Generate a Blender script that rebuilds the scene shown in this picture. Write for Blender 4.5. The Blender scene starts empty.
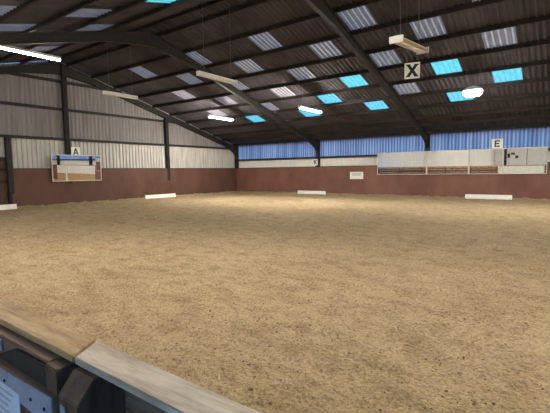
import bpy, bmesh, math, random
import numpy as np
from mathutils import Matrix, Vector
random.seed(7)
rng = np.random.default_rng(7)
S = bpy.context.scene
COL = S.collection
PI = math.pi

# ------------------------------------------------------------------ sizes
LX, W, H = 30.0, 22.0, 11.0          # arena length, width, half width
EAVE, APEX = 3.125, 6.158
SL = (APEX - EAVE) / H
KICK = 1.55
PITCH = .1625; XS0 = 2.70 - 2.5 * PITCH
def roof_z(y):
    return EAVE + SL * (-y if y > -H else W + y)

# ------------------------------------------------------------------ materials
def mat(name):
    m = bpy.data.materials.new(name); m.use_nodes = True
    nt = m.node_tree; nt.nodes.clear()
    out = nt.nodes.new('ShaderNodeOutputMaterial')
    return m, nt, out
def N(nt, t, **kw):
    n = nt.nodes.new(t)
    for k, v in kw.items():
        if k in n.inputs.keys(): n.inputs[k].default_value = v
        else: setattr(n, k, v)
    return n
def rgba(c): return (c[0], c[1], c[2], 1.0)
def noise(nt, scale, detail=4.0, rough=.6, stretch=None):
    tc = N(nt, 'ShaderNodeTexCoord')
    mp = N(nt, 'ShaderNodeMapping')
    nt.links.new(tc.outputs['Object'], mp.inputs['Vector'])
    if stretch: mp.inputs['Scale'].default_value = stretch
    n = N(nt, 'ShaderNodeTexNoise'); n.inputs['Scale'].default_value = scale
    n.inputs['Detail'].default_value = detail; n.inputs['Roughness'].default_value = rough
    nt.links.new(mp.outputs['Vector'], n.inputs['Vector'])
    return n.outputs['Fac']
def ramp(nt, fac, stops):
    r = N(nt, 'ShaderNodeValToRGB')
    el = r.color_ramp.elements
    el[0].position, el[0].color = stops[0][0], rgba(stops[0][1])
    el[1].position, el[1].color = stops[1][0], rgba(stops[1][1])
    for p, c in stops[2:]:
        e = el.new(p); e.color = rgba(c)
    nt.links.new(fac, r.inputs['Fac'])
    return r.outputs['Color']
def mixc(nt, fac, a, b, mode='MIX'):
    m = N(nt, 'ShaderNodeMix'); m.data_type = 'RGBA'; m.blend_type = mode
    for sock, v in ((m.inputs['Factor'], fac), (m.inputs[6], a), (m.inputs[7], b)):
        if hasattr(v, 'is_output'): nt.links.new(v, sock)
        elif isinstance(v, tuple): sock.default_value = rgba(v)
        else: sock.default_value = v
    return m.outputs[2]
def principled(name, c1, c2, scale=3, rough=.7, metal=0.0, stretch=None, bump=0.0, bscale=40, bstretch=None, lo=.35, hi=.65, spec=.3):
    m, nt, out = mat(name)
    b = N(nt, 'ShaderNodeBsdfPrincipled')
    col = ramp(nt, noise(nt, scale, stretch=stretch), [(lo, c1), (hi, c2)])
    nt.links.new(col, b.inputs['Base Color'])
    b.inputs['Roughness'].default_value = rough; b.inputs['Metallic'].default_value = metal
    b.inputs['Specular IOR Level'].default_value = spec
    if bump:
        bp = N(nt, 'ShaderNodeBump'); bp.inputs['Strength'].default_value = bump; bp.inputs['Distance'].default_value = .01
        nt.links.new(noise(nt, bscale, stretch=bstretch), bp.inputs['Height'])
        nt.links.new(bp.outputs['Normal'], b.inputs['Normal'])
    nt.links.new(b.outputs['BSDF'], out.inputs['Surface'])
    return m
def emit(name, c, s):
    m, nt, out = mat(name)
    e = N(nt, 'ShaderNodeEmission'); e.inputs['Color'].default_value = rgba(c); e.inputs['Strength'].default_value = s
    nt.links.new(e.outputs[0], out.inputs['Surface']); return m
def sheet_mat(name, refl, trans, clear, clear_col, ribs=0.0, rib_pitch=PITCH, rib_x0=XS0, crest=(.18, .36, .66, .84), sscale=2.0, stretch=(6, 6, .35)):
    """corrugated plastic: diffuse + translucent (+ a clear share)"""
    m, nt, out = mat(name)
    nz = noise(nt, sscale, 5, .65, stretch)
    d = N(nt, 'ShaderNodeBsdfDiffuse'); t = N(nt, 'ShaderNodeBsdfTranslucent')
    nt.links.new(ramp(nt, nz, [(.3, tuple(.72 * v for v in refl)), (.7, refl)]), d.inputs['Color'])
    lo = tuple(a * b for a, b in zip(trans, (.36, .45, .62)))
    nt.links.new(ramp(nt, nz, [(.36, lo), (.66, trans)]), t.inputs['Color'])
    if ribs:                                          # lamp shading of the corrugation painted as stripes, darker in the valleys
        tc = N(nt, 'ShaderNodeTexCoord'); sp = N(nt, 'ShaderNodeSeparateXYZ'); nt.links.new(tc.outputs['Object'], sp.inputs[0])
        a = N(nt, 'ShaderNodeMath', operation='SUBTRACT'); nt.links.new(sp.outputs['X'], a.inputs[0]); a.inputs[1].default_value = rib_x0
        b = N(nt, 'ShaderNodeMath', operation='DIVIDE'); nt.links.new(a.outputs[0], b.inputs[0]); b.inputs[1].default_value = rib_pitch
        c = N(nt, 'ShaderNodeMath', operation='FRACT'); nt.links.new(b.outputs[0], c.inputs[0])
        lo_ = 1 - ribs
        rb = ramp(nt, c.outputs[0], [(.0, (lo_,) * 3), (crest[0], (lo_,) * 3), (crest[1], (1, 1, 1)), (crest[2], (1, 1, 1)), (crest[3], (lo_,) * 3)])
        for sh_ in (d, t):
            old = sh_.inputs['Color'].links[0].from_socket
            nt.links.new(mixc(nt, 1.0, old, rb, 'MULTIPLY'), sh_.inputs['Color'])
    ad = N(nt, 'ShaderNodeAddShader')
    nt.links.new(d.outputs[0], ad.inputs[0]); nt.links.new(t.outputs[0], ad.inputs[1])
    sh = ad.outputs[0]
    if clear > 0:
        tr = N(nt, 'ShaderNodeBsdfTransparent'); tr.inputs['Color'].default_value = rgba(clear_col)
        mx = N(nt, 'ShaderNodeMixShader'); mx.inputs[0].default_value = clear
        nt.links.new(sh, mx.inputs[1]); nt.links.new(tr.outputs[0], mx.inputs[2]); sh = mx.outputs[0]
    nt.links.new(sh, out.inputs['Surface'])
    return m

M = {}

M['roof'] = principled('roof_sheet', (.054, .050, .060), (.086, .079, .090), 1.3, .85, stretch=(1, .5, 1), spec=.1)
M['steel'] = principled('dark_steel', (.017, .0145, .0145), (.028, .024, .0235), 6, .65)
M['purlin'] = principled('dark_purlin', (.020, .017, .016), (.034, .029, .027), 4, .7, spec=.15)
M['kick_left_shaded'] = principled('shaded_kickboard_ply', (.085, .044, .033), (.125, .064, .048), .9, .6, stretch=(1, 1, .6), bump=.15, bscale=25, spec=.2)  # weaker lamplight on the left wall painted in as a darker ply
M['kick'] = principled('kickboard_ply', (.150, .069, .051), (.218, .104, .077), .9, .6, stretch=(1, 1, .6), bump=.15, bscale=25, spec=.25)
M['clad_low'] = principled('cream_cladding', (.41, .40, .385), (.55, .54, .52), 2.2, .6, stretch=(4, 4, .4))
M['clad_up'] = principled('grey_beige_cladding', (.19, .178, .185), (.26, .245, .25), 1.6, .75, stretch=(4, 4, .4))
M['white_wall'] = principled('white_wall', (.80, .79, .765), (.87, .86, .835), 2.0, .6, stretch=(3, 3, .5))
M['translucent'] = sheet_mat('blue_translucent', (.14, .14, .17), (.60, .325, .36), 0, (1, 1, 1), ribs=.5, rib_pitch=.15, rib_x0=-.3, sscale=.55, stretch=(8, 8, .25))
M['sky_clear'] = sheet_mat('clear_skylight', (.05, .05, .055), (.22, .26, .25), .40, (.42, .70, .43), ribs=.30, crest=(.1, .25, .75, .9), sscale=3, stretch=(6, 1, 1))
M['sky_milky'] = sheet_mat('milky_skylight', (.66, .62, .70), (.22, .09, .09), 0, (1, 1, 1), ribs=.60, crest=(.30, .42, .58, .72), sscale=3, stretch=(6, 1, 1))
M['white_paint'] = principled('white_paint', (.70, .70, .68), (.80, .80, .78), 5, .45)
M['board_white'] = principled('board_white', (.80, .80, .76), (.88, .88, .84), 8, .5)
M['black'] = principled('black_paint', (.012, .012, .013), (.022, .022, .024), 8, .5)
M['cream'] = principled('cream_reflector', (.66, .58, .42), (.74, .66, .50), 4, .5)
M['tube_off'] = principled('unlit_tube', (.80, .78, .70), (.86, .84, .76), 4, .3)
M['tube_on'] = emit('lit_tube', (1.0, .92, .78), 400)
M['tube_bright'] = emit('bright_tube', (1.0, .93, .80), 720)
M['tube_soft'] = emit('soft_tube', (1.0, .93, .80), 260)
M['tube_dim'] = emit('ageing_tube', (1.0, .93, .80), 110)
M['lens_on'] = emit('lit_lens', (1.0, .95, .86), 150)
M['wire'] = principled('wire', (.10, .09, .08), (.16, .15, .14), 6, .5, metal=.5)
M['frame'] = principled('pale_frame', (.62, .60, .56), (.72, .70, .66), 8, .4)
M['galv'] = principled('galvanised', (.26, .32, .44), (.40, .46, .60), 14, .45, metal=.35, lo=.3, hi=.7)
M['concrete'] = principled('concrete', (.19, .18, .17), (.28, .27, .25), 1.5, .9, bump=.2)
M['ground'] = principled('outside_ground', (.10, .10, .09), (.16, .15, .13), .4, .95)
M['wood_tan'] = principled('tan_plank', (.22, .115, .045), (.58, .40, .20), 2.6, .6, stretch=(1.4, 9, 6), bump=.35, bscale=14, bstretch=(1, 14, 14), lo=.30, hi=.66)
M['wood_pale'] = principled('weathered_plank', (.33, .25, .19), (.64, .56, .46), 2.6, .65, stretch=(1.6, 10, 6), bump=.35, bscale=14, bstretch=(1, 14, 14), lo=.30, hi=.64)
M['wood_brown'] = principled('brown_board', (.13, .075, .048), (.22, .13, .085), 2.0, .7, stretch=(1.2, 10, 8), bump=.3, bscale=14, bstretch=(1, 14, 14))
M['wood_post'] = principled('dark_stained_post', (.05, .030, .022), (.11, .062, .040), 3.0, .7, stretch=(8, 8, 1), bump=.2)
M['matt_black'] = principled('matt_black', (.012, .011, .011), (.022, .020, .020), 9, .75)
M['paper'] = principled('paper', (.62, .70, .84), (.70, .77, .90), 5, .5)
M['ink'] = principled('ink', (.05, .05, .06), (.08, .08, .09), 5, .6)
M['ink_grey'] = principled('faded_ink', (.42, .42, .44), (.50, .50, .52), 5, .6)
M['straw'] = principled('straw', (.55, .44, .22), (.72, .62, .38), 9, .6)

def mirror_mat():
    m, nt, out = mat('mirror_glass')
    b = N(nt, 'ShaderNodeBsdfPrincipled')
    b.inputs['Metallic'].default_value = 1.0; b.inputs['Roughness'].default_value = .015
    col = ramp(nt, noise(nt, 6), [(.3, (.90, .92, .91)), (.7, (.94, .95, .945))])
    nt.links.new(col, b.inputs['Base Color'])
    nt.links.new(b.outputs[0], out.inputs['Surface']); return m
M['mirror'] = mirror_mat()

def sand_mat():
    m, nt, out = mat('arena_sand')
    b = N(nt, 'ShaderNodeBsdfPrincipled'); b.inputs['Roughness'].default_value = .95
    b.inputs['Specular IOR Level'].default_value = .1
    big = ramp(nt, noise(nt, .35, 3, .6), [(.32, (.390, .296, .182)), (.68, (.475, .364, .232))])
    mid = ramp(nt, noise(nt, 2.6, 5, .7, (1, 1.6, 1)), [(.34, (.74, .70, .67)), (.56, (1.03, 1.03, 1.03))])
    fine = ramp(nt, noise(nt, 36, 6, .9, (1, 1.1, 1)), [(.35, (.25, .21, .18)), (.45, (.74, .72, .70)), (.53, (1.0, 1.0, 1.0)), (.66, (1.45, 1.42, 1.36))])
    scuff = ramp(nt, noise(nt, 8, 6, .85, (1, 1.5, 1)), [(.315, (.24, .19, .16)), (.385, (1, 1, 1))])
    c = mixc(nt, 1.0, big, mid, 'MULTIPLY'); c = mixc(nt, 1.0, c, scuff, 'MULTIPLY'); c = mixc(nt, 1.0, c, fine, 'MULTIPLY')
    nt.links.new(c, b.inputs['Base Color'])
    bp = N(nt, 'ShaderNodeBump'); bp.inputs['Strength'].default_value = .9; bp.inputs['Distance'].default_value = .02
    nt.links.new(noise(nt, 38, 4, .7), bp.inputs['Height'])
    nt.links.new(bp.outputs['Normal'], b.inputs['Normal'])
    nt.links.new(b.outputs[0], out.inputs['Surface']); return m
M['sand'] = sand_mat()

# ------------------------------------------------------------------ mesh helpers
class MB:
    """collects shapes and links them as one mesh object"""
    def __init__(s): s.v = []; s.f = []
    def quad_box(s, c8):
        n = len(s.v); s.v += [tuple(p) for p in c8]
        for f in ((0, 3, 2, 1), (4, 5, 6, 7), (0, 1, 5, 4), (1, 2, 6, 5), (2, 3, 7, 6), (3, 0, 4, 7)):
            s.f.append(tuple(n + i for i in f))
    def box(s, x0, x1, y0, y1, z0, z1):
        s.quad_box([(x0, y0, z0), (x1, y0, z0), (x1, y1, z0), (x0, y1, z0), (x0, y0, z1), (x1, y0, z1), (x1, y1, z1), (x0, y1, z1)]); return s
    def prism(s, poly, a, b, axes='xz', ax='y'):
        """polygon in two axes, extruded from a to b along the third"""
        n = len(s.v); k = len(poly)
        def pt(p, d):
            q = {axes[0]: p[0], axes[1]: p[1], ax: d}; return (q['x'], q['y'], q['z'])
        s.v += [pt(p, a) for p in poly] + [pt(p, b) for p in poly]
        s.f.append(tuple(n + i for i in range(k))[::-1]); s.f.append(tuple(n + k + i for i in range(k)))
        for i in range(k):
            j = (i + 1) % k; s.f.append((n + i, n + j, n + k + j, n + k + i))
        return s
    def cyl(s, p, q, r, seg=8, cap=True, r2=None):
        p, q = Vector(p), Vector(q); d = (q - p).normalized()
        a = d.orthogonal().normalized(); b = d.cross(a); n = len(s.v); r2 = r if r2 is None else r2
        for o, rr in ((p, r), (q, r2)):
            for i in range(seg):
                t = 2 * PI * i / seg; s.v.append(tuple(o + rr * (math.cos(t) * a + math.sin(t) * b)))
        for i in range(seg):
            j = (i + 1) % seg; s.f.append((n + i, n + j, n + seg + j, n + seg + i))
        if cap:
            s.f.append(tuple(n + i for i in range(seg))[::-1]); s.f.append(tuple(n + seg + i for i in range(seg)))
        return s
    def build(s, name, m, parent=None, loc=(0, 0, 0), bevel=0.0, smooth=False):
        me = bpy.data.meshes.new(name); me.from_pydata(s.v, [], s.f); me.update()
        bm = bmesh.new(); bm.from_mesh(me); bmesh.ops.recalc_face_normals(bm, faces=bm.faces); 
        if bevel:
            bmesh.ops.bevel(bm, geom=list(bm.edges), offset=bevel, segments=2, affect='EDGES', clamp_overlap=True)
        bm.to_mesh(me); bm.free()
        if smooth:
            for p in me.polygons: p.use_smooth = True
        me.materials.append(m)
        o = bpy.data.objects.new(name, me); o.location = loc; COL.objects.link(o)
        if parent: o.parent = parent
        return o
def raw(name, v, f, m, parent=None):
    me = bpy.data.meshes.new(name); me.from_pydata(v, [], f); me.update(); me.materials.append(m)
    o = bpy.data.objects.new(name, me); COL.objects.link(o)
    if parent: o.parent = parent
    return o
def tag(o, label=None, cat=None, group=None, kind=None):
    if label: o['label'] = label
    if cat: o['category'] = cat
    if group: o['group'] = group
    if kind: o['kind'] = kind
    return o
def struct(o): o['kind'] = 'structure'; return o
def empty(name, loc, rz=0.0):
    o = bpy.data.objects.new(name, None); o.location = loc; o.rotation_euler = (0, 0, rz); o.empty_display_size = .1
    COL.objects.link(o); return o
def copy_tree(o, parent=None):
    c = o.copy(); COL.objects.link(c)
    if parent: c.parent = parent
    for ch in list(o.children): copy_tree(ch, c)
    return c

# ------------------------------------------------------------------ sand floor (real relief)
def vnoise(x, y, scale, seed):
    r = np.random.default_rng(seed); t = r.random((256, 256))
    x = x * scale; y = y * scale
    xi = np.floor(x).astype(int); yi = np.floor(y).astype(int); fx = x - xi; fy = y - yi
    fx = fx * fx * (3 - 2 * fx); fy = fy * fy * (3 - 2 * fy)
    a = t[xi % 256, yi % 256]; b = t[(xi + 1) % 256, yi % 256]; c = t[xi % 256, (yi + 1) % 256]; d = t[(xi + 1) % 256, (yi + 1) % 256]
    return (a * (1 - fx) + b * fx) * (1 - fy) + (c * (1 - fx) + d * fx) * fy
def lines(a, b, centre, fine, coarse, reach):
    out = [a]; 
    while out[-1] < b:
        d = abs(out[-1] - centre); out.append(out[-1] + fine + (coarse - fine) * min(1, d / reach))
    out[-1] = b; return np.array(out)
gx = lines(0, LX, 17.3, .022, .075, 9); gy = lines(-19.02, 0, -18.4, .020, .06, 11)
X, Y = np.meshgrid(gx, gy, indexing='ij')
Z = .030 * (vnoise(X, Y, .9, 1) - .5) + .030 * (vnoise(X, Y, 3.1, 2) - .5) + .028 * (vnoise(X, Y, 8, 3) - .5) + .020 * (vnoise(X, Y, 19, 4) - .5)
n5 = vnoise(X, Y, 5.2, 5); Z -= .030 * np.clip((n5 - .72) / .2, 0, 1)                 # hoof prints
n6 = vnoise(X, Y, 11, 6); Z += .018 * np.clip((n6 - .74) / .2, 0, 1)                  # clods
edge = np.minimum(np.minimum(X, LX - X), -Y)
Z += .10 * np.exp(-edge / .35) - .01
me = bpy.data.meshes.new('floor')
nx, ny = len(gx), len(gy)
V = np.stack([X, Y, Z], -1).reshape(-1, 3)
i = (np.arange(nx - 1)[:, None] * ny + np.arange(ny - 1)[None]).ravel()
Fq = np.stack([i, i + ny, i + ny + 1, i + 1], -1)
me.vertices.add(len(V)); me.vertices.foreach_set('co', V.ravel().astype(np.float32))
me.loops.add(Fq.size); me.loops.foreach_set('vertex_index', Fq.ravel().astype(np.int32))
me.polygons.add(len(Fq)); me.polygons.foreach_set('loop_start', (np.arange(len(Fq)) * 4).astype(np.int32))
me.polygons.foreach_set('loop_total', np.full(len(Fq), 4, np.int32))
me.update(calc_edges=True); me.validate()
for p in (me.polygons,): p.foreach_set('use_smooth', np.ones(len(Fq), bool))
me.materials.append(M['sand'])
floor = bpy.data.objects.new('floor', me); COL.objects.link(floor); struct(floor)
struct(MB().box(-.3, LX + .3, -W - .2, -19.02, -.12, -.02).build('floor_walkway', M['concrete']))
struct(MB().box(-40, 70, -70, 45, -.6, -.15).build('ground_outside', M['ground']))

# straw on the sand: uncountable bits
sb = MB()
for _ in range(420):
    x = random.uniform(6, 21); y = random.uniform(-18.8, -8); a = random.uniform(0, PI); l = random.uniform(.012, .035)
    dx, dy = math.cos(a) * l, math.sin(a) * l
    sb.cyl((x - dx, y - dy, .035), (x + dx, y + dy, .040), .0028, 4)
tag(sb.build('straw_wisps', M['straw']), 'pale straw wisps scattered over the near sand', 'straw', kind='stuff')

def clods(name, m, n, seed, label, r0, r1):
    r = random.Random(seed); v, f = [], []
    ico = [(0, 0, 1), (.89, 0, .45), (.28, .85, .45), (-.72, .53, .45), (-.72, -.53, .45), (.28, -.85, .45), (.5, .5, -.5), (-.6, .2, -.5), (.1, -.7, -.5)]
    fc = [(0, 1, 2), (0, 2, 3), (0, 3, 4), (0, 4, 5), (0, 5, 1), (1, 6, 2), (2, 7, 3), (3, 7, 4), (4, 8, 5), (5, 8, 1), (1, 8, 6), (2, 6, 7), (7, 8, 4), (6, 8, 7)]
    for _ in range(n):
        d = r.random() ** .6
        x = 17.3 + r.uniform(-9, 3.5) * d - 1.2 * (1 - d); y = -18.85 + 11 * d * r.random() ** .8
        R = r.uniform(r0, r1); k = len(v); zz = zat(x, y)
        a = r.uniform(0, 6.28); ca, sa = math.cos(a), math.sin(a)
        sx, sy, sz = R * r.uniform(.7, 1.6), R * r.uniform(.7, 1.2), R * r.uniform(.45, .8)
        for p in ico:
            px, py = p[0] * sx * r.uniform(.8, 1.2), p[1] * sy * r.uniform(.8, 1.2)
            v.append((x + px * ca - py * sa, y + px * sa + py * ca, zz + p[2] * sz + R * .15))
        f += [tuple(k + i for i in t) for t in fc]
    o = raw(name, v, f, m); tag(o, label, 'sand', kind='stuff'); return o
def zat(x, y):
    a = min(max(np.searchsorted(gx, x), 0), len(gx) - 1); b = min(max(np.searchsorted(gy, y), 0), len(gy) - 1)
    return float(Z[a, b])
M['sand_dark'] = principled('dark_sand', (.16, .11, .07), (.26, .19, .12), 9, .95, spec=.05)
M['sand_dry'] = principled('dry_sand', (.42, .32, .20), (.54, .43, .29), 9, .95, spec=.05)
clods('dark_clods', M['sand_dark'], 2600, 3, 'dark clods scattered over the near sand', .004, .012)  # small lumps in a darker sand colour
clods('dry_clods', M['sand_dry'], 3600, 4, 'pale dry crumbs scattered over the near sand', .003, .009)

# ------------------------------------------------------------------ kickboards
def kick(name, a, b, axis, at, out):
    """row of ply sheets with fine joints; sheets lean back a touch"""
    mb = MB(); t = a
    while t < b - .01:
        u = min(t + 2.44, b)
        lean = .05
        if axis == 'x':
            mb.quad_box([(t + .003, at + out * .05, -.05), (u - .003, at + out * .05, -.05), (u - .003, at, -.05), (t + .003, at, -.05),
                         (t + .003, at + out * (.05 + lean), KICK), (u - .003, at + out * (.05 + lean), KICK), (u - .003, at + out * lean, KICK), (t + .003, at + out * lean, KICK)])
        else:
            mb.quad_box([(at + out * .05, t + .003, -.05), (at + out * .05, u - .003, -.05), (at, u - .003, -.05), (at, t + .003, -.05),
                         (at + out * (.05 + lean), t + .003, KICK), (at + out * (.05 + lean), u - .003, KICK), (at + out * lean, u - .003, KICK), (at + out * lean, t + .003, KICK)])
        t = u
    return struct(mb.build(name, M['kick_left_shaded' if axis == 'y' and at == 0 else 'kick']))
kick('trim_1', -.05, 17.1, 'x', 0.0, 1)
kick('trim_6', 24.0, LX + .05, 'x', 0.0, 1)
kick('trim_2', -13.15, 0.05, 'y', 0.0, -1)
kick('trim_3', -19.0, 0.05, 'y', LX, 1)
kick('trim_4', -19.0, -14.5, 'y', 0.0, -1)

# boarded bay beyond the mirrors: tan planks below, cream panel above
lb = MB()
for k in range(4): lb.box(17.11, 23.99, .0, .04, -.05 + .21 * k, .155 + .21 * k)
struct(lb.build('trim_7', M['wood_tan']))
struct(MB().box(17.11, 23.99, .0, .04, .79, KICK).build('trim_8', M['white_wall']))
struct(MB().box(21.9, 22.1, -.10, .0, -.05, KICK).build('trim_9', M['white_paint']))

# ------------------------------------------------------------------ cladding
def corr_wall(name, m, axis, at, a, b, z0, z1f, pitch=.15, amp=.016, keep=None):
    """vertical profiled sheet with rounded trapezoid ribs"""
    prof = [(0, 0), (.18, 0), (.32, 1), (.68, 1), (.82, 0)]
    ts = []; k = 0; n = int((b - a) / pitch)
    for k in range(n):
        for u, h in prof: ts.append((a + (k + u) * pitch, h * amp))
    ts.append((b, 0))
    v, f = [], []
    for t, h in ts:
        for z in (z0, z1f(t)):
            v.append((t, at + h, z) if axis == 'x' else (at + h, t, z))
    for q in range(len(ts) - 1):
        f.append((2 * q, 2 * q + 2, 2 * q + 3, 2 * q + 1))
    return struct(raw(name, v, f, m))
BOT, MID = 1.45, 2.085
FY = .30
corr_wall('wall_far', M['white_wall'], 'x', FY, -.3, LX + .3, BOT, lambda t: MID)
win = 0
for k in range(5):
    win += 1
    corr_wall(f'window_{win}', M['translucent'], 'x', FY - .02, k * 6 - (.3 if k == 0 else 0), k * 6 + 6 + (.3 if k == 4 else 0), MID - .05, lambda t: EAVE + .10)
R1, R2, R3 = 2.82, 4.08, 5.24
corr_wall('wall_left', M['clad_low'], 'y', -.25, -13.2, .3, BOT, lambda t: R1, .18, .045)
corr_wall('wall_left_corner', M['clad_low'], 'y', -.25, -22.3, -13.2, 2.0, lambda t: R1, .18)
corr_wall('wall_left_gable', M['clad_up'], 'y', -.27, -22.3, .3, R1 - .04, lambda t: max(R1, roof_z(min(0, max(-W, t))) - .02), .18)
corr_wall('wall_right', M['clad_low'], 'y', LX + .3, -22.3, .3, BOT, lambda t: R1, .18)
corr_wall('wall_right_base', M['clad_low'], 'y', LX + .32, -22.3, -19, 0, lambda t: BOT + .03, .18)
corr_wall('wall_right_gable', M['clad_up'], 'y', LX + .32, -22.3, .3, R1 - .04, lambda t: max(R1, roof_z(min(0, max(-W, t))) - .02), .18)
# near side wall with an open doorway (x 16.6 - 22) behind the camera
corr_wall('wall_near', M['white_wall'], 'x', -W - .3, -.3, 16.6, -.05, lambda t: EAVE + .05, .2, .02)
corr_wall('wall_near_end', M['white_wall'], 'x', -W - .3, 22.0, LX + .3, -.05, lambda t: EAVE + .05, .2, .02)
corr_wall('wall_near_lintel', M['white_wall'], 'x', -W - .3, 16.6, 22.0, 2.85, lambda t: EAVE + .05, .2, .02)
dj = MB(); dj.box(16.46, 16.62, -W - .33, -W - .15, -.02, 2.72); dj.box(21.98, 22.14, -W - .33, -W - .15, -.02, 2.97); dj.box(16.46, 22.14, -W - .33, -W - .15, 2.85, 2.97)
struct(dj.build('trim_5', M['steel']))

# dark doorway low in the left wall, left of the door post
d = struct(MB().box(-.26, -.20, -14.5, -13.2, 0, 2.02).build('door_1', M['wood_post']))
hb = MB(); hb.box(-.20, -.17, -14.45, -13.25, 1.0, 1.12); hb.box(-.20, -.17, -14.45, -13.25, 1.85, 1.97); hb.build('door_ledge', M['steel'], d)

# ------------------------------------------------------------------ steelwork
def portal(x, posts=True):
    root = struct(empty('portal_frame', (x, 0, 0)))
    for side in (1, -1):
        Yf = (lambda y: y) if side == 1 else (lambda y: -W - y)
        c = MB()
        f0, f1 = (.02, .26)
        def ybox(x0, x1, ya, yb, z0, z1):
            a, b = sorted((Yf(ya), Yf(yb))); c.box(x0, x1, a, b, z0, z1)
        ybox(-.10, .10, .02 + .035, .05 + .035, 0, EAVE - .10); ybox(-.10, .10, .235, .26, 0, EAVE - .10); ybox(-.012, .012, .05, .25, 0, EAVE - .1)
        c.build('column', M['steel'] if side == 1 else M['white_paint'], root)
        # rafter web: straight run, curved eaves haunch, deeper apex haunch
        top = lambda y: EAVE - SL * y - .155
        bot = [(.08, 2.30), (.02, 2.42), (-.10, 2.56), (-.32, 2.72), (-.62, 2.86), (-1.05, 3.02), (-1.55, top(-1.55) - .25)]
        bot += [(-9.5, top(-9.5) - .25), (-10.9, top(-9.5) - .25 + .20), (-H, top(-9.5) - .25 + .205)]
        bot = [(y, z) for y, z in bot]
        topl = [(y, top(y)) for y in (-H, -5.5, .08)]
        w = MB(); w.prism([(Yf(y), z) for y, z in bot + topl], -.011, .011, 'yz', 'x')
        for (y0, z0), (y1, z1) in zip(bot[:-1], bot[1:]):
            w.quad_box([(-.065, Yf(y0), z0 - .02), (.065, Yf(y0), z0 - .02), (.065, Yf(y1), z1 - .02), (-.065, Yf(y1), z1 - .02),
                        (-.065, Yf(y0), z0), (.065, Yf(y0), z0), (.065, Yf(y1), z1), (-.065, Yf(y1), z1)])
        for (y0, z0), (y1, z1) in zip(topl[:-1], topl[1:]):
            w.quad_box([(-.065, Yf(y0), z0 - .015), (.065, Yf(y0), z0 - .015), (.065, Yf(y1), z1 - .015), (-.065, Yf(y1), z1 - .015),
                        (-.065, Yf(y0), z0), (.065, Yf(y0), z0), (.065, Yf(y1), z1), (-.065, Yf(y1), z1)])
        w.build('rafter', M['steel'], root)
    return root
for x in (-.12, 6, 12, 18, 24, LX + .15): portal(x)

PY = [-.02, -1.02, -1.8, -2.905, -4.01, -5.115, -6.22, -7.325, -8.43, -9.535, -10.64]
for side in (1, -1):
    for y in PY:
        yy = y if side == 1 else -W - y
        z = roof_z(yy) + .014
        mb = MB(); s = side
        mb.box(-.25, LX + .25, yy - .012, yy + .012, z - .12, z)
        mb.box(-.25, LX + .25, min(yy, yy + s * .05), max(yy, yy + s * .05), z - .13, z - .115)
        mb.box(-.25, LX + .25, min(yy, yy - s * .05), max(yy, yy - s * .05), z - .012, z)
        struct(mb.build('purlin', M['purlin']))
# far and near side rails, gable posts and rails
struct(MB().box(-.2, LX + .2, .16, .27, MID - .05, MID + .05).build('side_rail', M['steel']))
struct(MB().box(-.2, LX + .2, .10, .27, BOT + .03, KICK + .03).build('side_rail', M['purlin']))
struct(MB().box(-.2, LX + .2, .05, .26, EAVE - .065, EAVE + .02).build('eaves_beam', M['purlin']))
struct(MB().box(-.2, LX + .2, -W - .26, -W - .05, EAVE - .065, EAVE + .02).build('eaves_beam', M['purlin']))
for xx, s in ((0, -1), (LX, 1)):
    for zr in (R1, R2, R3):
        ext = min(H, H - (zr + .12 - EAVE) / SL) if zr > EAVE else H
        a, b = sorted((xx + s * .10, xx + s * .22))
        struct(MB().box(a, b, -H - ext, -H + ext, zr - .05, zr + .05).build('gable_rail', M['steel']))
    a, b = sorted((xx + s * .10, xx + s * .24))
    struct(MB().box(a, b, -W, 0, BOT + .03, KICK + .03).build('gable_rail', M['purlin']))
    for yp in (-5.5, -10.86, -16.5):
        a, b = sorted((xx + s * .03, xx + s * .20))
        p = MB(); p.box(a, b, yp - .012, yp + .012, 0, roof_z(yp) - .2)
        p.box(a, a + .02, yp - .09, yp + .09, 0, roof_z(yp) - .2); p.box(b - .02, b, yp - .09, yp + .09, 0, roof_z(yp) - .2)
        struct(p.build('gable_post', M['steel']))
struct(MB().box(-.2, -.02, -13.24, -13.06, 0, R1).build('door_post', M['steel']))

# ------------------------------------------------------------------ roof sheets with the skylights let in

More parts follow.
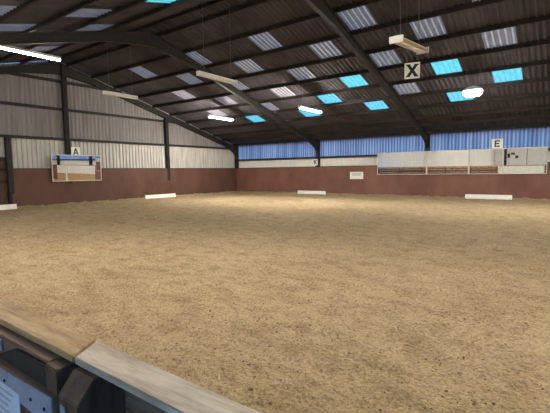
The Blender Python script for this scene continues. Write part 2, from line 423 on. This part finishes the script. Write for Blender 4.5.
K0 = -int((XS0 + .4) / PITCH)
NC = int((LX + .8) / PITCH) + 1
prof = [(0, 0), (.15, .15), (.32, .85), (.5, 1), (.68, .85), (.85, .15)]
AMP = .038
def xs_of(k): return XS0 + k * PITCH
CLEAR = {(5, 2, 1), (7, 2, 1), (8, 1, 1), (4, 1, 1), (4, 5, -1)}
sky = {}
for col in range(0, 11):
    for j in range(6):
        if (col + j) % 2 == 1:
            for side in (1, -1): sky[(col, j, side)] = None
for side in (1, -1):
    v, f = [], []
    ybands = [.45] + PY[1:] + [-H - .02]
    vi = {}
    def vert(ci, pi_, y):
        key = (ci, pi_, round(y, 4))
        if key in vi: return vi[key]
        u, h = prof[pi_]
        z = EAVE - SL * y + h * AMP - .01
        v.append((xs_of(ci) + u * PITCH, y if side == 1 else -W - y, z)); vi[key] = len(v) - 1
        return vi[key]
    def strip(ci, y0, y1, vert, f):
        for q in range(6):
            c2, q2 = (ci, q + 1) if q < 5 else (ci + 1, 0)
            f.append((vert(ci, q, y0), vert(c2, q2, y0), vert(c2, q2, y1), vert(ci, q, y1)))
    for bi in range(len(ybands) - 1):
        y0, y1 = ybands[bi], ybands[bi + 1]
        # purlin band index: y -2.905..-4.01 is j = 0
        j = [k for k in range(6) if abs(y0 - PY[3 + k]) < .01]
        j = j[0] if j else None
        for ci in range(K0, K0 + NC):
            q, r = divmod(ci, 10)
            if j is not None and 0 <= r < 5 and (q, j, side) in sky: continue
            strip(ci, y0, y1, vert, f)
    if side == 1:
        o = raw('ceiling', v, f, M['roof'])
    else:
        o = raw('ceiling_near_slope', v, f, M['roof'])
    struct(o)
    for (q, j, s) in sorted(sky):
        if s != side: continue
        v, f, vi = [], [], {}
        y0, y1 = PY[3 + j], PY[4 + j]
        def vert2(ci, pi_, y):
            key = (ci, pi_, round(y, 4))
            if key in vi: return vi[key]
            u, h = prof[pi_]; z = EAVE - SL * y + h * AMP - .01
            v.append((xs_of(ci) + u * PITCH, y if side == 1 else -W - y, z)); vi[key] = len(v) - 1
            return vi[key]
        for ci in range(q * 10, q * 10 + 5): strip(ci, y0, y1, vert2, f)
        win += 1
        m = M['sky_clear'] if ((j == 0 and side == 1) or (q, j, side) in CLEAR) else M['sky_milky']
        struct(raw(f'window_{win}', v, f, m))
struct(MB().prism([(-H - .35, APEX - .06), (-H, APEX + .06), (-H + .35, APEX - .06), (-H, APEX + .10)], -.3, LX + .3, 'yz', 'x').build('ridge_cap', M['roof']))

# ------------------------------------------------------------------ lamps
def fitting(loc, length, lit, label, rz=0.0, tilt=0.0, big=False):
    """twin tube batten, long axis along y, hung on two wires"""
    root = empty('fluorescent_light', loc, rz); root.rotation_euler = (tilt, 0, rz)
    tag(root, label, 'ceiling light', 'hanging tube lights')
    h = length / 2; w = .13 if big else .06
    body = MB().prism([(-.045, .075), (.045, .075), (w, .012), (w, .0), (w - .012, .0), (.04, .02), (-.04, .02), (-w + .012, .0), (-w, .0), (-w, .012)], -h, h)
    body.build('reflector', M['cream'] if big else M['white_paint'], root)
    for s in (-1, 1):
        MB().box(-w * .95, w * .95, s * h - .012, s * h + .012, -.045, .07).build('end_cap', M['white_paint'], root, bevel=.004)
        MB().cyl((s * .036, -h + .03, -.022), (s * .036, h - .03, -.022), .019, 8).build('tube', {True: M['tube_on'], False: M['tube_off'], 2: M['tube_bright'], .5: M['tube_dim'], .7: M['tube_soft']}[lit], root, smooth=True)
        top = roof_z(loc[1] + s * h * .7) - loc[2] - .03 - tilt * s * h * .7
        MB().cyl((0, s * h * .7, .07), (0, s * h * .7, top), .006, 5).build('suspension_wire', M['wire'], root)
    return root
fitting((4.60, -14.20, 4.84), 1.76, .5, 'long lit tube light nearest the left gable wall, top left')
fitting((4.97, -11.52, 3.97), 1.25, False, 'unlit tube light hanging in front of the gable, below the lit long tube')
fitting((9.44, -11.44, 3.91), 1.50, False, 'unlit pale tube light hanging at the ridge near the first bare rafter')
fitting((4.00, -5.60, 3.89), 1.6, 2, 'small lit tube light furthest away, close to the far corner')
fitting((8.95, -5.62, 3.79), 1.65, 2, 'lit tube light overlapping a bright cyan skylight')
fitting((14.85, -11.87, 3.67), 1.6, False, 'wide cream unlit twin tube light above the X board', tilt=.11, big=True)
# lamps outside the frame, over the rest of the arena
fitting((13.3, -15.9, 4.30), 1.75, True, 'lit tube light over the near half, just above the view')
fitting((19.4, -15.6, 4.0), 1.75, True, 'lit tube light over the arena to the right of the gate')
fitting((19.6, -5.6, 3.9), 1.75, 2, 'lit tube light near the far wall right of the row of mirrors')
fitting((25.0, -5.6, 3.9), 1.75, True, 'lit tube light near the far wall at the right end')
fitting((25.0, -15.6, 4.0), 1.75, True, 'lit tube light over the near right end of the arena')

fitting((3.5, -20.8, 2.95), 1.5, True, 'added unseen tube light over the left part of the near side walkway')  # unseen lamp added to whiten the near wall in the mirrors
fitting((9.0, -20.8, 2.95), 1.5, True, 'added unseen tube light over the walkway left of the white doors')  # second unseen lamp added to brighten the near wall
fitting((9.6, -17.6, 3.85), 1.5, .7, 'added unseen tube light over the near sand left of the gate')  # unseen lamp added to lift the left foreground sand
root = empty('floodlight', (14.82, -5.3, 3.84)); tag(root, 'glaring oval lamp in front of a cyan skylight at right', 'ceiling light')
a = MB(); segs = 20
ring = lambda sx, sy, z: [(sx * math.cos(2 * PI * k / segs), sy * math.sin(2 * PI * k / segs), z) for k in range(segs)]
def lathe(rings, cap0=True, cap1=True):
    mb = MB(); n = segs
    for r in rings: mb.v += r
    for q in range(len(rings) - 1):
        for k in range(n): mb.f.append((q * n + k, q * n + (k + 1) % n, (q + 1) * n + (k + 1) % n, (q + 1) * n + k))
    if cap0: mb.f.append(tuple(range(n)))
    if cap1: mb.f.append(tuple((len(rings) - 1) * n + k for k in range(n)))
    return mb
lathe([ring(.30, .24, .0), ring(.27, .21, .07), ring(.16, .12, .13), ring(.07, .07, .16)]).build('housing', M['white_paint'], root, smooth=False)
lathe([ring(.29, .23, -.002), ring(.28, .22, -.08), ring(.21, .16, -.14), ring(.10, .08, -.165)]).build('lens', M['lens_on'], root, smooth=True)
for s in (-1, 1):
    MB().cyl((s * .2, 0, .12), (s * .2, 0, roof_z(-5.3) - 3.84 - .05), .006, 5).build('suspension_wire', M['wire'], root)

# ------------------------------------------------------------------ letter boards
def strokes(letter, s):
    """letter as polygons in a box s wide centred on 0"""
    P = []
    if letter == 'X':
        a, b, t = .25 * s, .36 * s, .11 * s
        P += [[(-a - t, -b), (-a + t, -b), (a + t, b), (a - t, b)], [(-a - t, b), (a - t * -1 - 2 * t + 0, -b), (a + t, -b), (-a + t, b)]]
        P[1] = [(-a - t, b), (a - t, -b), (a + t, -b), (-a + t, b)]
        sw, sh = .135 * s, .03 * s
        for sx in (-1, 1):
            for sy in (-1, 1):
                P.append([(sx * a - sw, sy * b - sh), (sx * a + sw, sy * b - sh), (sx * a + sw, sy * b + sh), (sx * a - sw, sy * b + sh)])
    if letter == 'E':
        a, b, t = .24 * s, .34 * s, .14 * s
        P += [[(-a, -b), (-a + t, -b), (-a + t, b), (-a, b)]]
        for zc, l in ((b - t / 2, 1), (0, .85), (-b + t / 2, 1)):
            P.append([(-a + t, zc - t / 2), (-a + 2 * a * l, zc - t / 2), (-a + 2 * a * l, zc + t / 2), (-a + t, zc + t / 2)])
    if letter == 'K':
        a, b, t = .24 * s, .36 * s, .14 * s
        P += [[(-a, -b), (-a + t, -b), (-a + t, b), (-a, b)],
              [(-a + t, -.04 * s), (-a + t, .12 * s), (a - .15 * s, b), (a + .06 * s, b)],
              [(-a + t + .03 * s, .03 * s), (a - .14 * s, -b), (a + .07 * s, -b), (-a + t + .14 * s, .14 * s)]]
    if letter == 'A':
        a, b, t = .27 * s, .38 * s, .13 * s
        P += [[(-a - .04 * s, -b), (-a + t - .04 * s, -b), (.06 * s, b), (-.07 * s, b)], [(a + .04 * s, -b), (a - t + .04 * s, -b), (-.06 * s, b), (.07 * s, b)],
              [(-.17 * s, -.16 * s), (.17 * s, -.16 * s), (.14 * s, -.05 * s), (-.14 * s, -.05 * s)]]
    return P
def letter_board(letter, loc, w, h, rz, label, wires=None):
    """board faces local -y"""
    root = empty('letter_board', loc, rz); tag(root, label, 'sign', 'arena letter boards')
    MB().box(-w / 2, w / 2, 0, .02, -h / 2, h / 2).build('board', M['board_white'], root, bevel=.004)
    L = MB()
    for k, poly in enumerate(strokes(letter, min(w * 1.2, h))): L.prism(poly, -.0035 - .0004 * k, .001)
    o = L.build('letter', M['black'], root); o['label'] = f'black letter {letter}'
    if wires:
        for s in (-1, 1): MB().cyl((s * w * .4, .01, h / 2), (s * w * .4, .01, wires), .004, 5).build('suspension_wire', M['wire'], root)
    return root
letter_board('X', (14.50, -10.60, 3.52), .325, .345, .30, 'white board with a black X hanging over the arena centre', wires=APEX - 3.53 - .16)
letter_board('E', (14.95, -.02, 2.41), .44, .42, 0, 'white board with a black E above the wall mirrors')
letter_board('K', (5.90, .033, 1.82), .28, .36, 0, 'small white board with a black K on the far wall column')
letter_board('A', (.06, -10.60, 2.28), .39, .42, PI / 2, 'white board with a black A above the left gable mirror')

# ------------------------------------------------------------------ mirrors
def mirror(loc, w, h, rz, tilt, label, group=None):
    """origin at bottom centre back, faces local -y, leans forward"""
    root = empty('wall_mirror', loc, rz); root.rotation_euler = (math.radians(tilt), 0, rz)
    tag(root, label, 'mirror', group)
    t = .028
    MB().box(-w / 2 + t, w / 2 - t, -.022, -.012, t, h - t).build('glass', M['mirror'], root)
    f = MB(); f.box(-w / 2, w / 2, -.03, 0, 0, t); f.box(-w / 2, w / 2, -.03, 0, h - t, h)
    f.box(-w / 2, -w / 2 + t, -.03, 0, t, h - t); f.box(w / 2 - t, w / 2, -.03, 0, t, h - t)
    f.build('mirror_frame', M['frame'], root)
    MB().box(-w / 2, w / 2, 0, .012, 0, h).build('backing_board', M['black'], root)
    return root
seams = [9.60, 12.04, 13.87, 15.20, 16.78]
names = ['long wall mirror at the left end of the row on the far wall', 'second wall mirror from the left on the far wall, right of the column',
         'third wall mirror from the left on the far wall, under the E board', 'right end wall mirror on the far wall, reflecting white doors']
for (a, b), nm in zip(zip(seams[:-1], seams[1:]), names):
    mirror(((a + b) / 2, -.045, 1.10), b - a - .01, 1.10, 0, 1.2, nm, 'mirrors on the far wall')
mirror((.045, -10.56, 1.02), 2.18, 1.13, PI / 2, .8, 'wide mirror on the left gable wall below the A board')

# notice on the kickboard
root = empty('notice_board', (8.43, -.005, 1.06)); tag(root, 'small white notice with faint lettering on the brown kickboard', 'sign')
MB().box(-.37, .37, -.012, .03, -.19, .19).build('panel', M['board_white'], root, bevel=.003)
L = MB()
for r, (z, n, hh) in enumerate(((.11, 7, .05), (.03, 9, .035))):
    for k in range(n):
        x = -.27 + .54 * (k + .5) / n
        L.box(x - .2 / n, x + .2 / n, -.0145, -.011, z - hh, z + hh * .4)
L.build('lettering', M['ink_grey'], root)

# low white boards standing on the sand by the walls
def low_board(loc, l, rz, label):
    root = empty('ground_board', loc, rz); tag(root, label, 'board', 'white ground boards')
    MB().prism([(-.05, 0), (.05, 0), (.02, .19), (-.02, .19)], -l / 2, l / 2, 'yz', 'x').build('plank', M['board_white'], root, bevel=.006)
    for s in (-1, 1): MB().box(s * l * .42 - .03, s * l * .42 + .03, -.085, .085, 0, .03).build('foot', M['board_white'], root)
    return root
low_board((5.90, -.42, .03), 1.78, 0, 'white ground board below the K board on the far wall')
low_board((14.72, -.40, .03), 1.80, 0, 'white ground board under the row of mirrors')
low_board((.42, -6.45, .03), 1.90, PI / 2, 'white ground board against the left wall near the far corner')
low_board((.42, -14.15, .03), 1.90, PI / 2, 'white ground board cut by the left edge of the picture')

# ------------------------------------------------------------------ near fence and gate
RZ = .80; RF, RB = -19.10, -18.995
def fence(x0, x1, label, cap_m, board_m, low_m, posts, left_cut=None):
    root = empty('fence_panel', ((x0 + x1) / 2, -19.05, 0)); tag(root, label, 'fence', 'fence along the near side')
    ox = -(x0 + x1) / 2; oy = 19.05
    cap = MB()
    sk = left_cut or 0
    cap.quad_box([(x0 + ox, RF + oy, RZ - .022), (x1 + ox, RF + oy, RZ - .022), (x1 + ox, RB + oy, RZ - .022), (x0 - sk + ox, RB + oy, RZ - .022),
                  (x0 + ox, RF + oy, RZ), (x1 + ox, RF + oy, RZ), (x1 + ox, RB + oy, RZ), (x0 - sk + ox, RB + oy, RZ)])
    cap.build('top_rail', cap_m, root, bevel=.003)
    for z0, z1, m in ((.655, .765, board_m), (.52, .645, low_m), (.27, .50, low_m), (-.01, .25, low_m)):
        MB().box(x0 + ox + .01, x1 + ox - .01, -19.022 + oy, -18.998 + oy, z0, z1).build('board', m, root, bevel=.003)
    for px in posts:
        MB().prism([(-19.165 + oy, -.02), (-19.024 + oy, -.02), (-19.024 + oy, .777), (-19.118 + oy, .777), (-19.165 + oy, .722)], px + ox - .055, px + ox + .055, 'yz', 'x').build('post', M['wood_post'], root, bevel=.003)
    return root
fence(16.115, 19.0, 'weathered timber fence with a pale top rail at the bottom edge', M['wood_pale'], M['wood_brown'], M['wood_brown'], (16.193, 17.55, 18.9), left_cut=.06)
fence(.1, 12.85, 'long brown fence with a tan top board seen in the far mirrors', M['wood_tan'], M['wood_tan'], M['kick'], (.2, 2.3, 4.4, 6.5, 8.6, 10.7, 12.75))
fence(19.05, 29.9, 'brown fence with a tan top board on the right of the gate', M['wood_tan'], M['wood_tan'], M['kick'], (19.15, 21.8, 24.5, 27.2, 29.8))

g = empty('timber_gate', (14.5, -19.05, 0)); tag(g, 'timber gate with a tan top rail and metal strap hinge at bottom left', 'gate')
def gp(name, m, x0, x1, y0, y1, z0, z1, bevel=.003, parent=None):
    return MB().box(x0 - 14.5, x1 - 14.5, y0 + 19.05, y1 + 19.05, z0, z1).build(name, m, parent or g, bevel=bevel)
top = MB()
c8 = [(12.92, RF, RZ - .022), (16.105, RF, RZ - .022), (16.045, RB, RZ - .022), (12.92, RB, RZ - .022)]
top.quad_box([(x - 14.5, y + 19.05, z) for x, y, z in c8] + [(x - 14.5, y + 19.05, RZ) for x, y, z in c8])
top.build('top_rail', M['wood_tan'], g, bevel=.003)
gp('face_board', M['wood_brown'], 12.93, 16.02, -19.135, -19.07, .655, .774)
gp('arena_side_board', M['white_paint'], 12.93, 16.08, -19.03, -18.998, .04, .74)
gp('stile', M['wood_post'], 16.022, 16.096, -19.145, -19.06, .03, .772)
gp('stile', M['wood_post'], 12.93, 13.03, -19.16, -19.06, .03, .70)
gp('ledge', M['wood_brown'], 12.95, 16.09, -19.157, -19.135, .575, .692)
gp('lower_ledge', M['wood_brown'], 12.95, 16.09, -19.15, -19.098, .08, .20)
gp('panel', M['wood_brown'], 13.03, 15.985, -19.085, -19.06, .10, .60)
blk = MB().prism([(15.40 - 14.5, .672), (16.016 - 14.5, .672), (16.018 - 14.5, .768), (15.81 - 14.5, .764), (15.66 - 14.5, .705)], -19.141 + 19.05, -19.134 + 19.05)  # black chamfered plate on the front of the gate's face board
o = blk.build('chamfer_plate', M['matt_black'], g, bevel=.004); o['label'] = 'black chamfered plate'
st = MB().prism([(15.30 - 14.5, .655), (15.30 - 14.5, .628), (16.085 - 14.5, .590), (16.085 - 14.5, .692)], -19.1615 + 19.05, -19.1565 + 19.05)
hinge = st.build('strap_hinge', M['galv'], g, bevel=.001); hinge['label'] = 'galvanised strap hinge'
for x in (15.45, 15.75, 15.95, 16.04): MB().cyl((x - 14.5, -.1145, .642), (x - 14.5, -.1115, .642), .006, 8).build('bolt', M['black'], hinge)
gp('latch_plate', M['galv'], 15.50, 15.68, -19.140, -19.134, .715, .765)
# hinge leaf screwed to the post (its own thing's part is the fence post; kept with the hinge)
MB().box(16.155 - 14.5, 16.180 - 14.5, -.119, -.115, .50, .70).build('hinge_leaf', M['galv'], hinge, bevel=.001)
# paper notice pinned to the gate
n = empty('paper_notice', (15.71, -19.162, .565)); tag(n, 'white paper notice pinned to the gate below the strap hinge', 'sign')
MB().box(-.15, .15, 0, .003, -.16, .062).build('sheet', M['paper'], n)
L = MB()
for k in range(8):
    z = .040 - .024 * k; L.box(-.11, .10 - (k % 3) * .02, -.0012, .001, z - .004, z + .004)
L.build('lettering', M['ink_grey'], n)

# ------------------------------------------------------------------ things along the near wall (seen in the mirrors)
dr = struct(MB().box(12.95, 16.15, -W - .24, -W - .20, 0, 2.3).build('door_2', M['white_paint']))
fr = MB(); fr.box(12.80, 13.14, -W - .27, -W - .12, 0, 2.45); fr.box(14.68, 14.72, -W - .205, -W - .17, 0, 2.3); fr.box(12.8, 16.3, -W - .27, -W - .15, 2.3, 2.42); fr.box(16.15, 16.3, -W - .27, -W - .12, 0, 2.45)
fr.build('door_frame', M['steel'], dr)
for k, (x0, x1, z0, z1, m, lb) in enumerate(((13.20, 13.40, 1.35, 1.75, 'black', 'tall black notice nearest the dark frame'), (13.46, 13.78, 1.62, 1.80, 'ink', 'wide dark notice, highest of three'),
                                      (13.80, 14.05, 1.30, 1.55, 'ink', 'square dark notice furthest from the frame'))):
    tag(MB().box(x0, x1, -W - .20, -W - .185, z0, z1).build('door_notice', M[m]), lb + ' on the white door in the right end mirror', 'sign', 'notices on the white door')

# ------------------------------------------------------------------ dusk sky
w = bpy.data.worlds.new('World'); S.world = w; w.use_nodes = True
nt = w.node_tree; nt.nodes.clear()
out = nt.nodes.new('ShaderNodeOutputWorld'); bg = nt.nodes.new('ShaderNodeBackground')
tc = nt.nodes.new('ShaderNodeTexCoord'); sp = nt.nodes.new('ShaderNodeSeparateXYZ')
nt.links.new(tc.outputs['Generated'], sp.inputs[0])
rp = nt.nodes.new('ShaderNodeValToRGB'); nt.links.new(sp.outputs['Z'], rp.inputs[0])
e = rp.color_ramp.elements
e[0].position = 0.0; e[0].color = (.22, .36, 1.0, 1); e[1].position = .6; e[1].color = (.15, .76, 1.0, 1)
nt.links.new(rp.outputs[0], bg.inputs['Color']); bg.inputs['Strength'].default_value = 3.6
nt.links.new(bg.outputs[0], out.inputs['Surface'])

# ------------------------------------------------------------------ camera
cx, cy, cz, yaw, pitch, roll, F = 17.2774, -19.6732, 1.349, .6256, .0891, -.0123, 396.92
fw = Vector((-math.sin(yaw) * math.cos(pitch), math.cos(yaw) * math.cos(pitch), -math.sin(pitch)))
r = Vector((math.cos(yaw), math.sin(yaw), 0)); u = r.cross(fw)
r2 = r * math.cos(roll) + u * math.sin(roll); u2 = u * math.cos(roll) - r * math.sin(roll)
cam = bpy.data.cameras.new('camera'); cam.sensor_width = 36; cam.lens = F / 550 * 36; cam.clip_start = .05; cam.clip_end = 300
co = bpy.data.objects.new('camera', cam); COL.objects.link(co)
mw = Matrix.Identity(4)
for k in range(3): mw[k][0], mw[k][1], mw[k][2] = r2[k], u2[k], -fw[k]
mw.translation = (cx, cy, cz); co.matrix_world = mw
S.camera = co
vs = S.view_settings
vs.view_transform = 'Standard'; vs.look = 'None'; vs.gamma = 1; vs.exposure = 0; vs.use_curve_mapping = False
S.cycles.max_bounces = 8; S.cycles.sample_clamp_indirect = 6
